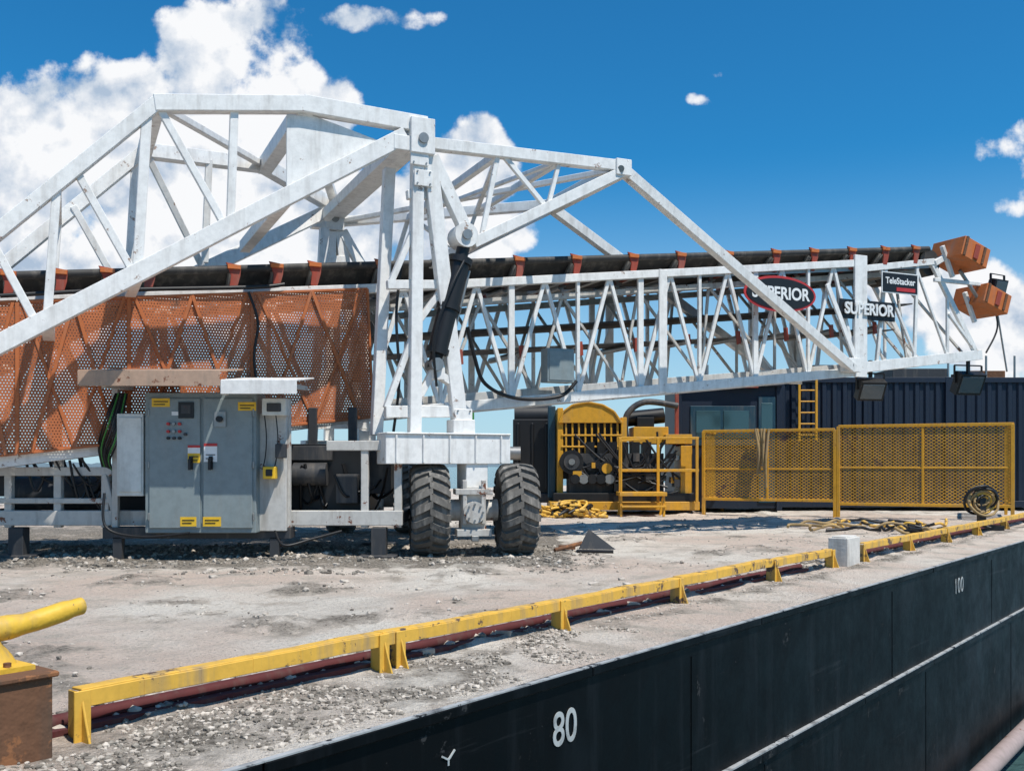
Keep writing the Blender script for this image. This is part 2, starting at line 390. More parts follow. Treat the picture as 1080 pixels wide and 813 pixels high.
# ================= conveyor
cv=empty('mobile_telescopic_conveyor',pl(500,400,.8))
W=1.7
def truss(mb,tA,tB,bA,bB,n,chw,dw,mat,verts=1,flip=0):
    mb.beam(tA,tB,chw,chw,mat,NV,.05); mb.beam(bA,bB,chw,chw*1.25,mat,NV,.05)
    for i in range(n+1):
        t0=lerp(tA,tB,i/n); b0=lerp(bA,bB,i/n)
        if verts and i%verts==0: mb.beam(t0,b0,dw*.9,dw*(1.6 if i%4==0 else .9),mat,NV)
        if i<n:
            t1=lerp(tA,tB,(i+1)/n); b1=lerp(bA,bB,(i+1)/n)
            o=NV*.012
            if (i+flip)%2: mb.beam(t0+o,b1+o,dw*.8,dw,mat,NV)
            else: mb.beam(b0+o,t1+o,dw*.8,dw,mat,NV)
mb=MB()
tA,tM,tB=pl(-80,322),pl(385,305),pl(905,278); bA,bM,bB=pl(-80,497),pl(385,438),pl(905,392)
for off in(0,W):
    o=NV*off
    truss(mb,tM+o,tB+o,bM+o,bB+o,16,.13,.065,WHITE,2)
    truss(mb,tA+o,tM+o,bA+o,bM+o,8,.13,.065,WHITE,2,flip=1)
for i in range(23):
    t=i/22
    for a,m,b in((tA,tM,tB),(bA,bM,bB)):
        p=(lerp(a,m,t/.36) if t<.36 else lerp(m,b,(t-.36)/.64))
        mb.beam(p,p+NV*W,.07,.07,WHITE,DV)
for i in range(0,8):
    p=lerp(bM,bB,i/8); q=lerp(bM,bB,(i+1)/8)+NV*W; mb.beam(p,q,.05,.05,WHITE,Z)
for off in(-.06,W+.06):
    o=NV*off; mb.beam(pl(905,270)+o,pl(905,398)+o,.05,.30,WHITE,NV)
    mb.beam(pl(697,285)+o,pl(697,414)+o,.04,.16,WHITE,NV); mb.beam(pl(870,300)+o,pl(905,392)+o,.04,.1,WHITE,NV)
mb.obj('main_truss',cv,.006)
mb=MB()
for off in(.28,W-.28):
    o=NV*off
    truss(mb,pl(420,322)+o,pl(985,284)+o,pl(420,424)+o,pl(1032,376)+o,15,.10,.05,WHITE2,0,flip=1)
for off in(.02,W-.02):
    o=NV*off
    mb.beam(pl(905,388)+o,pl(1035,374)+o,.1,.2,WHITE,NV); mb.beam(pl(905,284)+o,pl(985,276)+o,.1,.12,WHITE,NV)
    mb.beam(pl(983,276)+o,pl(1030,372)+o,.07,.11,WHITE,NV); mb.beam(pl(935,282)+o,pl(925,385)+o,.06,.07,WHITE,NV)
    mb.beam(pl(930,285)+o,pl(968,380)+o,.05,.06,WHITE,NV); mb.beam(pl(968,280)+o,pl(965,380)+o,.05,.07,WHITE,NV); mb.beam(pl(968,285)+o,pl(1000,376)+o,.05,.05,WHITE,NV)
    mb.beam(pl(1000,310)+o,pl(1000,378)+o,.05,.06,WHITE,NV)
for u,v in((985,279),(1032,376),(965,382),(925,386)): mb.beam(pl(u,v),pl(u,v)+NV*W,.1,.1,WHITE,DV)
mb.obj('telescoping_truss',cv,.005)
mb=MB(); e0=pl(-80,292,.05); e1=pl(978,262,.05)
def beltrow(off,dz): return e0+NV*off-Z*dz, e1+NV*off-Z*dz
rows=[(0,0),(.42,.33),(1.18,.33),(1.6,0)]
for (o1,z1),(o2,z2) in zip(rows,rows[1:]):
    a,b=beltrow(o1,z1); c,d=beltrow(o2,z2); nn=(b-a).cross(c-a).normalized()
    mb.plate([a,b,d,c],nn,.025,RUBBER)
a,b=beltrow(-.03,.02); mb.tube([a,b],.055,RUBBER,10)
hp=pl(985,276,0); mb.tube([hp-NV*-.1,hp+NV*(W-.1)],.26,RUBBER,20)
ra,rb_=pl(400,352),pl(975,318)
mb.plate([ra+NV*.3,rb_+NV*.3,rb_+NV*1.4,ra+NV*1.4],Z,.025,RUBBER)
ra,rb_=pl(400,372),pl(960,345)
mb.plate([ra+NV*.4,rb_+NV*.4,rb_+NV*1.3,ra+NV*1.3],Z,.02,RUBBER)
mb.obj('conveyor_belt',cv)
mb=MB(); a,b=beltrow(-.02,.36)
mb.beam(a,b,.05,.07,STEEL,NV); mb.obj('idler_stringer',cv)
mb=MB()
def onbelt(u):
    lo,hi=0,1
    for _ in range(40):
        m=(lo+hi)/2; p=lerp(e0,e1,m); uu=540+F*p.x/p.y
        if uu<u: lo=m
        else: hi=m
    return lerp(e0,e1,lo)
for u in(8,62,112,155,245,290,330,400,472,545,605,665,715,765,815,855,895,930,962):
    p=onbelt(u)-NV*.07
    mb.plate([p+Z*.06-DV*.10,p+Z*.03+DV*.11,p-Z*.12+DV*.10,p-Z*.30+DV*.05,p-Z*.30-DV*.05,p-Z*.12-DV*.03],NV,.03,RED)
    mb.obox(p-Z*.0+DV*.01-NV*.03,DV*.09,NV*.02,Z*.03,ORG2); mb.beam(p-Z*.33,p+NV*1.75-Z*.42,.07,.07,RED,DV)
    q=p+NV*.07; mb.tube([q-Z*.05+NV*.02,q+NV*.40-Z*.38],.06,STEEL,10); mb.tube([q-Z*.39+NV*.46,q+NV*1.14-Z*.39],.06,STEEL,10)
    mb.obox(p+NV*1.78-Z*.02,DV*.10,NV*.03,Z*.06,RED)
for i in range(9):
    p=lerp(pl(490,376),pl(930,345),i/8); mb.tube([p+NV*.2,p+NV*1.5],.05,STEEL,10); mb.plate([p+NV*.18-DV*.03-Z*.12,p+NV*.18+DV*.05-Z*.1,p+NV*.18+DV*.03+Z*.13,p+NV*.18-DV*.06+Z*.12],NV,.03,RED)
mb.obj('idler_brackets',cv,.003)
mb=MB()
for uv,w in(((1012,270),-.05),((1035,318),.2)):
    c=pl(*uv,w); d=(DV*1+Z*-.33).normalized(); e=d.cross(NV).normalized()
    mb.obox(c,d*.36,NV*.4,e*.2,ORG2)
    mb.obox(c-NV*.41,d*.06,NV*.02,e*.15,RED); mb.obox(c-d*.3-NV*.41,d*.03,NV*.02,e*.2,RUST); mb.obox(c+d*.2-NV*.41,d*.03,NV*.02,e*.18,RUST)
    mb.beam(c-d*.5,c-d*.2-Z*.5,.08,.08,WHITE,NV)
mb.beam(pl(985,278),pl(1012,262),.1,.12,WHITE,NV); mb.beam(pl(985,295),pl(1035,300),.06,.08,WHITE,NV)
mb.beam(pl(1000,330),pl(1030,372),.06,.07,WHITE,NV); mb.beam(pl(1012,285),pl(1035,320),.06,.06,STEEL,NV)
mb.obj('discharge_head',cv,.01)
mb=MB()
def flood(mb,c,face,s):
    r=face.cross(Z).normalized(); u=r.cross(face).normalized()
    mb.obox(c,r*s,face*s*.35,u*s*.75,BLACK); mb.obox(c+face*s*.36,r*s*.84,face*.01,u*s*.58,LENS)
    for k in range(5): mb.obox(c-face*s*.42+r*s*(k-2)*.38,r*.01,face*s*.12,u*s*.6,BLACK)
    for sg in(-1,1): mb.beam(c+r*s*1.08*sg,c+r*s*1.08*sg+Z*s*1.2,.02,.05,BLACK,r)
    mb.beam(c-r*s*1.08+Z*s*1.2,c+r*s*1.08+Z*s*1.2,.04,.02,BLACK,face)
flood(mb,pl(1052,303,.3),V((.5,-.8,-.25)).normalized(),.22)
flood(mb,pl(918,411,.1),V((.1,-.8,-.45)).normalized(),.26); flood(mb,pl(1021,404,.3),V((.2,-.8,-.4)).normalized(),.30)
for u in(918,1021): mb.beam(pl(u,380,.2),pl(u,398,.2),.06,.06,BLACK,NV)
mb.tube(curve([pl(1046,315,.3),pl(1052,345,.3),pl(1040,372,.3)],6),.02,BLACK,6); mb.beam(pl(1052,330,.3),pl(1062,392,.3),.03,.03,STEEL,NV)
mb.obj('floodlights',cv,.004)
sg=empty('oval_logo_sign',pl(823,310,-.28)); mb=MB(); c=pl(823,310,-.28)
def ell(rx,rz,n=40): return [c+DV*rx*math.cos(2*math.pi*i/n)+Z*rz*math.sin(2*math.pi*i/n) for i in range(n)]
mb.plate([p+NV*.004 for p in ell(.80,.32)],NV,.02,LABR); mb.plate([p-NV*.012 for p in ell(.75,.275)],NV,.01,BLACK)
mb.obj('sign_plate',sg)
text('sign_lettering','SUPERIOR',c-NV*.022,DV,-NV,.30,LABW,sg,.002,.95,.008)
sg=empty('name_plate_sign',pl(949,299,-.12)); mb=MB(); c=pl(949,299,-.12); mb.obox(c,DV*.46,NV*.008,Z*.2,LABW); mb.obox(c-NV*.01,DV*.44,NV*.004,Z*.18,BLACK)
mb.obox(c-NV*.016-Z*.12+DV*.14,DV*.24,NV*.003,Z*.035,LABR); mb.obj('sign_plate',sg)
text('sign_lettering','TeleStacker',c-NV*.017+Z*.03,DV,-NV,.17,LABW,sg,.002,.92,.004)
c=pl(917,327,-.11); text('boom_lettering','SUPERIOR',c,DV,-NV,.30,LABW,cv,.012,.9,.008)
mb=MB(); mb.obox(c+NV*.05,DV*.68,NV*.01,Z*.18,BLACK); mb.obj('boom_lettering_plate',cv)

# orange guards
mb=MB(); mbf=MB()
def gtop(u): return 305+(383-u)*.036
def gbot(u): return 439+(395-u)*.105
us=[-78,18,136,266,388]
for a,b in zip(us,us[1:]):
    a+=.6;b-=.6; w=-.16
    q=[pl(a,gtop(a),w),pl(b,gtop(b),w),pl(b+6 if b>380 else b,gbot(b),w),pl(a,gbot(a),w)]
    mb.quad(q,PERF)
    for i in range(4): mbf.beam(q[i],q[(i+1)%4],.045,.035,ORG,NV,.0)
    o=NV*-.025
    mbf.beam(lerp(q[0],q[1],.5)+o,lerp(q[3],q[2],.12)+o,.02,.045,ORG,NV); mbf.beam(lerp(q[0],q[1],.5)+o*1.2,lerp(q[3],q[2],.88)+o*1.2,.02,.045,ORG,NV)
    mbf.beam(lerp(q[0],q[1],.04)+o*.6,lerp(q[3],q[2],.5)+o*.6,.012,.04,ORG,NV)
    mbf.beam(lerp(q[0],q[1],.96)+o*.8,lerp(q[3],q[2],.5)+o*.8,.012,.04,ORG,NV)
mb.obj('perforated_guard_sheet',cv); mbf.obj('guard_frames',cv,.004)
mb=MB(); mb.tube(curve([pl(262,308,-.25),pl(272,340,-.28),pl(268,380,-.25),pl(276,432,-.25)],6),.02,BLACK,8)
mb.tube(curve([pl(0,312,-.2),pl(120,306,-.2),pl(265,303,-.22),pl(300,300,-.2)],5),.03,BLACK,8)
mb.obj('guard_cable',cv)

# undercarriage mast
mb=MB(); w0=-1.6
def both(u1,v1,o1,u2,v2,o2,wd,ht,mat=WHITE,wn=w0,wn2=None):
    p=pl(u1,v1,wn);q=pl(u2,v2,wn if wn2 is None else wn2)
    mb.beam(p,q,wd,ht,mat,NV,.03)
    mb.beam(p+NV*o1,q+NV*o2,wd,ht,mat,NV,.03)
OB=2.0;OB2=2.9;OA=4.8;OL=1.9
both(165,110,OB,322,111,OB2,.17,.20)
both(322,111,OB2,447,133,OA,.17,.22)
both(165,110,OB,-80,308,OL,.15,.17)
both(-80,404,OL,425,145,4.4,.18,.22)
def lat(u1,v1,u2,v2,o1,o2,s=.085): both(u1,v1,o1,u2,v2,o2,s*.8,s)
lat(155,118,145,286,OB,OB,.12); lat(170,118,238,240,OB,2.5,.09); lat(247,115,243,236,2.4,2.5,.10)
lat(60,196,50,335,OL,OL,.10); lat(80,180,142,290,OL,OB,.09); lat(-10,252,38,340,OL,OL,.09); lat(140,130,62,200,OB,OL,.05)
mb.plate([pl(302,122,w0+.03),pl(330,122,w0+.03),pl(408,152,w0+.03),pl(302,205,w0+.03)],NV,.03,WHITE)
def cross(u,v,o,wd=.14,a=0,mat=WHITE):
    p=pl(u,v,w0); mb.beam(p+NV*a,p+NV*o,wd,wd*1.1,mat,DV)
cross(165,112,OB,.17); cross(322,113,OB2,.2); cross(447,138,OA,.24); cross(50,338,OL); cross(145,288,OB); cross(300,210,3.1,.16); cross(425,150,4.4,.16); cross(60,195,OL,.1)
p=pl(165,110,w0);q=pl(322,111,w0); mb.beam(p,q+NV*OB2,.09,.1,WHITE,Z); mb.beam(q,pl(447,133,w0)+NV*OA,.12,.14,WHITE,Z)
for o_ in(0,OA):
    sg_=1 if o_==0 else -1
    c=pl(443,146,w0)+NV*o_; mb.obox(c,DV*.17,NV*.14,Z*.24,WHITE); mb.tube([c-NV*.17-Z*.04,c+NV*.17-Z*.04],.07,STEEL,14)
    mb.obox(c-DV*.28-Z*.12,DV*.12,NV*.10,Z*.1,WHITE)
    for (u1,v1,a,u2,v2,b,wd) in((422,168,.5,407,458,.45,.15),(440,165,0,437,458,0,.16),(452,165,0,486,458,0,.20)):
        mb.beam(pl(u1,v1,w0)+NV*(o_+a*sg_),pl(u2,v2,w0)+NV*(o_+b*sg_),.15,wd,WHITE,NV)
    for (u1,v1,u2,v2,wd) in((409,300,462,300,.12),(407,434,487,434,.16),(438,345,470,300,.08),(412,300,438,240,.08),(437,430,478,352,.09),(408,430,437,352,.08),(430,205,458,205,.12)):
        mb.beam(pl(u1,v1,w0)+NV*(o_+.04*sg_),pl(u2,v2,w0)+NV*(o_+.04*sg_),.10,wd,WHITE,NV)
    for u,v in((444,190),(440,168),(486,440)):
        c2=pl(u,v,w0)+NV*(o_-.1*sg_); mb.obox(c2,DV*.13,NV*.012,Z*.11,WHITE)
        for i in(-1,1):
            for j in(-1,1): cc_=c2+DV*.09*i+Z*.08*j; mb.tube([cc_-NV*.03*sg_,cc_],.014,STEEL,6)
OC=2.4
both(452,152,OA,655,176,OC,.15,.16); both(500,256,4.6,655,182,OC,.15,.15); both(456,168,OA,494,250,4.6,.15,.17)
both(525,163,4,508,250,4.5,.06,.07); both(530,163,4,575,218,3.4,.06,.07); both(590,170,3.2,578,217,3.4,.06,.06)
cross(655,179,OC,.2); cross(590,170,3.2,.09); cross(525,163,4.1,.10); cross(500,255,4.6,.12); cross(577,220,3.4,.08)
p=pl(452,152,w0);q=pl(655,178,w0); mb.beam(p+NV*OA,q,.08,.09,WHITE,Z); mb.beam(pl(525,163,w0),pl(590,170,w0)+NV*3.2,.06,.07,WHITE,Z); mb.beam(pl(525,163,w0)+NV*4,pl(590,170,w0),.06,.07,WHITE,Z)
a=pl(655,178,w0); b=pl(897,387,-.2)
mb.beam(a,b,.15,.16,WHITE,NV,.08); mb.beam(a+NV*OC,b+NV*2.1,.15,.16,WHITE,NV,.08)
mb.obox(pl(655,178,w0),DV*.13,NV*.1,Z*.12,WHITE); mb.tube([pl(655,178,w0-.12),pl(655,178,w0+.12)],.05,STEEL,12); mb.obox(pl(897,385,-.14),DV*.2,NV*.06,Z*.13,WHITE); mb.tube([pl(897,385,-.25),pl(897,385,-.1)],.06,STEEL,12)
mb.obj('undercarriage_mast',cv,.008)
mb=MB()
for o_ in(0,OA-.5):
    c=pl(488,250,w0+.05)+NV*o_; mb.tube([c-NV*.16,c+NV*.16],.17,WHITE,18); mb.tube([c-NV*.2,c+NV*.2],.07,STEEL,12)
    a=pl(489,260,w0+.02)+NV*o_; b=pl(458,385,w0+.02)+NV*o_; d=(b-a).normalized()
    mb.tube([a,lerp(a,b,.12)],.09,BLACK,14)
    mb.tube([lerp(a,b,.10),lerp(a,b,.15)],.175,BLACK,20); mb.tube([lerp(a,b,.15),lerp(a,b,.86)],.145,BLACK,20); mb.tube([lerp(a,b,.50),lerp(a,b,.54)],.17,BLACK,20); mb.tube([lerp(a,b,.86),lerp(a,b,.91)],.165,BLACK,20)
    mb.tube([lerp(a,b,.91),b+d*.05],.09,BLACK,14)
    mb.tube([b-NV*.15,b+NV*.15],.09,STEEL,14); mb.beam(b-DV*.05-Z*.12,b+DV*.12-Z*.12,.2,.16,WHITE,NV); mb.beam(b-Z*.10,b+DV*.28-Z*.25,.16,.1,WHITE,NV)
    mb.tube([lerp(a,b,.2)+DV*.17,lerp(a,b,.85)+DV*.17],.022,STEEL,8)
    mb.tube(curve([lerp(a,b,.14)-NV*.17,lerp(a,b,.4)-NV*.24-DV*.12,lerp(a,b,.8)-NV*.2-DV*.16,b-Z*.3-NV*.1],6),.02,BLACK,6)
mb.obj('hydraulic_cylinder',cv)
def wheel(mb,c,ax):
    prof=[(-.17,.30),(-.19,.34),(-.235,.40),(-.25,.49),(-.23,.555),(-.16,.58),(0,.59),(.16,.58),(.23,.555),(.25,.49),(.235,.40),(.19,.34),(.17,.30)]
    n=48; a=Z.cross(ax).normalized(); vs=[];fs=[]
    def pt(x,r,t): return c+ax*x+a*math.cos(t)*r+Z*math.sin(t)*r
    for i in range(n):
        for x,r in prof: vs.append(pt(x,r,2*math.pi*i/n))
    k=len(prof)
    for i in range(n):
        for j in range(k-1):
            i2=(i+1)%n; fs.append((i*k+j,i*k+j+1,i2*k+j+1,i2*k+j))
    mb.add(vs,fs,TYRE,True)
    N=21
    for i in range(N):
        for sgn in(-1,1):
            t0=2*math.pi*(i+(.5 if sgn>0 else 0))/N
            th=.085
            tp=[(sgn*-.02,.587,t0),(sgn*.10,.584,t0+.09),(sgn*.205,.566,t0+.17),(sgn*.257,.50,t0+.2)]
            V8=[]
            for x,r,t in tp:
                for dr in(-.01,.05):
                    for dw in(-1,1): V8.append(pt(x*(1.03 if abs(x)>.2 and dr>0 else 1),r+dr,t+dw*th/r/2))
            fs=[]
            for j in range(3):
                b0=j*4;b1=b0+4
                fs+=[(b0+2,b0+3,b1+3,b1+2),(b0,b0+2,b1+2,b1),(b0+3,b0+1,b1+1,b1+3)]
            fs+=[(0,1,3,2),(12,14,15,13)]
            mb.add(V8,fs,TYRE)
    mb.tube([c-ax*.18,c-ax*.16,c-ax*.09],[.31,.30,.24],WHITE2,28); mb.tube([c+ax*.09,c+ax*.16,c+ax*.18],[.24,.30,.31],WHITE2,28)
    mb.tube([c-ax*.20,c+ax*.20],.12,WHITE2,16)
    for i in range(10):
        t=6.283*i/10
        for x in(-.185,.185): mb.tube([pt(x,.19,t),pt(x*1.12,.19,t)],.018,STEEL,6)
mbw=MB(); mb=MB()
for o_ in(0,OA):
    base=pl(498,490,w0)+NV*o_; base.z=0
    ax=V((math.cos(.14),math.sin(.14),0)); ay=V((-ax.y,ax.x,0))
    for dx in(-.60,.62): wheel(mbw,base+ax*dx+Z*.635,ax)
    mb.obox(base+Z*.62,ax*.17,ay*.22,Z*.33,WHITE2); mb.tube([base+Z*.62-ax*.35,base+Z*.62+ax*.35],.15,WHITE2,18)
    mb.tube([base+Z*.60-ay*.36,base+Z*.60-ay*.2],.15,WHITE2,18); mb.obox(base+Z*.32-ay*.12,ax*.24,ay*.2,Z*.05,WHITE2)
    mb.obox(base+Z*.88-ay*.1,ax*.26,ay*.2,Z*.04,WHITE2)
    for dx in(-.13,.13): mb.obox(base+Z*.74-ay*.24+ax*dx,ax*.03,ay*.05,Z*.3,WHITE2)
    for t in range(8): mb.tube([base+Z*(.6+.11*math.sin(t*.785))+ax*.11*math.cos(t*.785)-ay*.36,base+Z*(.6+.11*math.sin(t*.785))+ax*.11*math.cos(t*.785)-ay*.39],.016,STEEL,6)
    mb.obox(base+Z*.25-ay*.38,ax*.05,ay*.05,Z*.04,STEEL)
    mb.obox(base+Z*1.12,DV*.16,NV*.18,Z*.2,WHITE)
    a=pl(402,472,w0)+NV*o_; b=pl(532,472,w0)+NV*o_; a.z=b.z=1.46
    mb.beam(a,b,.42,.40,WHITE,NV)
    for k in range(5): p=lerp(a,b,.08+.21*k); mb.obox(p-NV*.215,DV*.012,NV*.02,Z*.19,WHITE)
    mb.obox(lerp(a,b,.5)+Z*.21,DV*.9,NV*.24,Z*.012,WHITE)
    mb.obox(pl(486,452,w0)+NV*o_,DV*.16,NV*.14,Z*.12,WHITE)
p=pl(440,468,w0); p.z=1.47; mb.beam(p,p+NV*OA,.34,.3,WHITE,DV); p2=p+DV*.9; mb.beam(p2,p2+NV*OA,.2,.24,WHITE,DV)
mb.obj('axle_frame',cv,.01); mbw.obj('wheels',cv)
# chassis frame behind the cabinet
mb=MB()
def hb(u1,u2,v,h,D,wd=.14,mat=WHITE2): mb.beam(fr(u1,v,D),fr(u2,v,D),wd,h,mat,V((0,1,0)))
def vb(u,v1,v2,D,wd=.12,mat=WHITE2): mb.beam(fr(u,v1,D),fr(u,v2,D),wd,wd,mat,V((0,1,0)))
for DD in(13.45,15.6):
    hb(-70,425,546,.20,DD); hb(-70,120,497,.12,DD); hb(345,425,470,.13,DD); hb(-70,120,528,.07,DD)
    for u in(-40,10,62,112): vb(u,480,556,DD,.1)
    for u in(385,420): vb(u,470,556,DD,.1)
    for u in(20,400): mb.beam(fr(u,556,DD),V((fr(u,556,DD).x,DD,.0)),.2,.2,DGREY,V((0,1,0))); mb.obox(V((fr(u,556,DD).x,DD,.02)),V((.25,0,0)),V((0,.2,0)),Z*.02,DGREY)
for u in(-40,40,112,300,360,420): mb.beam(fr(u,546,13.45),fr(u,546,13.45)+V((0,2.15,0)),.12,.16,DGREY,V((1,0,0)))
mb.beam(fr(110,500,13.4),fr(122,545,13.4),.06,.07,WHITE2,V((0,1,0)))
for u in(-30,60,330,372): mb.beam(fr(u,490,14.4),fr(u,430,14.4),.1,.12,DGREY,V((0,1,0)))
mb.obox(fr(395,498,14.6),V((.3,0,0)),V((0,.5,0)),Z*.3,DGREY); mb.obox(fr(345,503,14.5),V((.66,0,0)),V((0,.6,0)),Z*.47,BLACK)  # dark equipment box added to stand in for deep shade under the machine
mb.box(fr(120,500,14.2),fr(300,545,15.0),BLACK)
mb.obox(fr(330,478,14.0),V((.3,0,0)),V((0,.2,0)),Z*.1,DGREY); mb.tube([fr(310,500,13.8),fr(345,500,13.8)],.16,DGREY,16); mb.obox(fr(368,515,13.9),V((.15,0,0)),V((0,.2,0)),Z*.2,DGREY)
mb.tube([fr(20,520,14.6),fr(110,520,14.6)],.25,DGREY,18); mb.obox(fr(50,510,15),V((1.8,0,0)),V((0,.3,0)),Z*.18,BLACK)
mb.obj('chassis_frame',cv,.008)
mb=MB()
for i in range(20):
    u=ru(305,400); v=ru(480,515); du=ru(15,45); sag=ru(12,36)
    a=fr(u,v,13.6+R()*.7); b=fr(u+du,v+ru(-8,25),13.7+R()*.7); m=(a+b)/2-Z*sag*.0125+V((ru(-.1,.1),ru(-.2,.2),0))
    mb.tube(curve([a,m,b],7),ru(.012,.024),BLACK,6)
for i in range(14):
    u=ru(0,90); a=fr(u,ru(470,500),13.3+R()*.5); b=fr(u+ru(15,40),ru(480,530),13.5); m=(a+b)/2-Z*ru(.1,.4); mb.tube(curve([a,m,b],7),ru(.012,.025),BLACK,6)
mb.tube(curve([pl(493,345,-.5),pl(500,375,-.4),pl(512,405,-.3),pl(545,420,-.2),pl(590,418,-.2),pl(608,402,-.2)],8),.03,BLACK,8)
mb.tube(curve([pl(425,270,-1.4),pl(418,330,-1.4),pl(421,400,-1.4),pl(415,455,-1.3)],8),.02,BLACK,8)
mb.obj('hydraulic_hoses',cv)
mb=MB(); c=pl(588,386,-.2); mb.obox(c,DV*.24,NV*.12,Z*.27,GREY); mb.obox(c-NV*.125,DV*.21,NV*.006,Z*.24,GREY); mb.obj('junction_box',cv,.01)

# ================= electrical cabinet
ec=empty('electrical_cabinet',fr(212,490,13)); D=12.95; XA=V((1,0,0)); YA=V((0,1,0))
def fb_(mb,u1,v1,u2,v2,D,dep,mat):
    a=fr(u1,v1,D);b=fr(u2,v2,D); mb.box((a.x,D,b.z),(b.x,D+dep,a.z),mat)
mb=MB()
fb_(mb,153,414,270,562,D,.5,GREY)
fb_(mb,157,420,211,557,D-.03,.035,GREY); fb_(mb,214,420,266,557,D-.03,.035,GREY)
for u in(156.5,267):
    for v in(435,490,545): fb_(mb,u-1,v-4,u+1,v+4,D-.045,.02,STEEL)
mb.obj('cabinet_body',ec,.008)
mb=MB()
for (u1,v1,u2,v2,m) in((160,420,179,429,LABY),(251,424,270,433,LABY),(198,470,211,478,LABW),(198,478,211,488,LABY),(215,468,229,476,LABW),(215,476,229,487,LABW),(190,545,207,555,LABY),(214,545,233,555,LABY),(181,434,189,438,LABW),(190,434,197,438,LABW)):
    fb_(mb,u1,v1,u2,v2,D-.036-(0.002 if m==LABW else 0),.006,m)
fb_(mb,198,469.5,211,472,D-.042,.006,LABR); fb_(mb,215,467.5,229,470.5,D-.042,.006,LABR)
for (u1,v1,u2,v2) in((162,423,177,424),(162,426,174,427),(253,427,268,428),(253,430,264,431),(192,548,205,549),(192,551,202,552),(216,548,231,549),(216,551,227,552),(217,479,227,480),(217,483,225,484),(200,481,209,482),(200,485,208,486)):
    fb_(mb,u1,v1,u2,v2,D-.041,.002,BLACK)
for u,v in((178,447),(184,447),(190,447),(178,455),(184,455),(190,455),(178,462),(184,462),(190,462),(196,458)):
    c=fr(u,v,D-.03); mb.tube([c,c-YA*.04],.02,(BLACK,LABR,DGREY,STEEL)[int(u+v)%4],10)
fb_(mb,188,424,204,441,D-.05,.02,BLACK); fb_(mb,191,427,201,436,D-.056,.006,DGREY)
fb_(mb,226,434,238,450,D-.06,.03,STEEL)
for u,v,w,h in((201,488,4,14),(222,488,4,14)):
    fb_(mb,u-w/2,v-h/2,u+w/2,v+h/2,D-.06,.03,BLACK); c=fr(u,v-3,D-.06); mb.tube([c,c-YA*.05],.02,BLACK,8); mb.beam(c-YA*.05,c-YA*.05-Z*.13,.02,.03,BLACK,YA)
c=fr(232,442,D-.05); mb.tube([c,c-YA*.06],.04,BLACK,12)
mb.obj('labels_and_controls',ec)
mb=MB(); WB=paint('box_white',(.66,.67,.63),.4,.35,.02)
fb_(mb,123,436,151,523,D+.02,.32,WB); fb_(mb,125,440,149,519,D+.0,.03,WB)
fb_(mb,276,420,302,438,D+.03,.2,WB); fb_(mb,281,425,296,434,D+.01,.03,DGREY)
fb_(mb,272,436,302,560,D+.2,.12,WHITE2)
fb_(mb,277,492,290,505,D+.02,.15,LABY); fb_(mb,280,495,287,502,D+.0,.03,BLACK); fb_(mb,290,468,301,483,D+.05,.1,DGREY)
mb.obj('side_boxes',ec,.008)
mb=MB()
fb_(mb,118,404,124,562,D+.3,.08,WHITE2); fb_(mb,300,420,306,562,D+.3,.08,WHITE2); fb_(mb,108,556,306,568,D+.25,.3,DGREY)
for u in(125,290):
    p=fr(u,566,D+.3); mb.box((p.x-.06,D+.25,0),(p.x+.06,D+.37,p.z),DGREY)
mb.obj('cabinet_stand',ec,.005)
mb=MB()
x1,x2,x3=fr(82,0,12.45).x,fr(232,0,12.45).x,fr(313,0,12.45).x
def awn(xa,xb,zf,zb,yf,yb,mat,lip):
    mb.plate([V((xa,yf,zf)),V((xb,yf,zf)),V((xb,yb,zb)),V((xa,yb,zb))],Z,.02,mat)
    mb.box((xa,yf-.012,zf-lip),(xb,yf+.006,zf+.006),mat)
    mb.box((xa-.006,yf,zf-lip),(xa+.01,yf+.3,zf),mat)
AW=paint('awning_faded',(.46,.31,.22),.6,.8,.3)
z1=fr(0,391,12.45).z
awn(x1,x2,z1+.0,z1+.12,12.45,13.55,AW,.19)
awn(x2+.01,x3,fr(0,401,12.45).z,z1+.0,12.45,13.55,WHITE,.17)
for x in(x1+.3,x2,x3-.1): mb.beam(V((x,12.5,z1-.18)),V((x,13.5,z1-.14)),.05,.06,WHITE2,XA)
mb.obj('awning',ec,.003)
mb=MB()
for i in range(9):
    u=118+i*1.5; mb.tube(curve([fr(u+4,415,D+.2),fr(u-6,440+i*3,D+.05),fr(u-14,470+i*2,D+.3),fr(u-8,500,D+.5)],6),.012,(BLACK,BLACK,GREEN,BLACK,DGREY)[i%5],6)
for i in range(2):
    u=279+i*12; mb.tube(curve([fr(u,438,D+.1),fr(u+2,460,D+.1),fr(u+1,480,D+.12),fr(u-2,495,D+.1)],6),.008,BLACK,6)
mb.tube(curve([fr(110,520,D),fr(112,556,D-.1),fr(150,566,D-.1),fr(200,562,D-.1)],8),.018,BLACK,6)
mb.tube(curve([fr(290,560,D),fr(300,575,D-.2),fr(330,568,D),fr(360,560,D+.3)],8),.018,BLACK,6)
mb.obj('cables',ec)

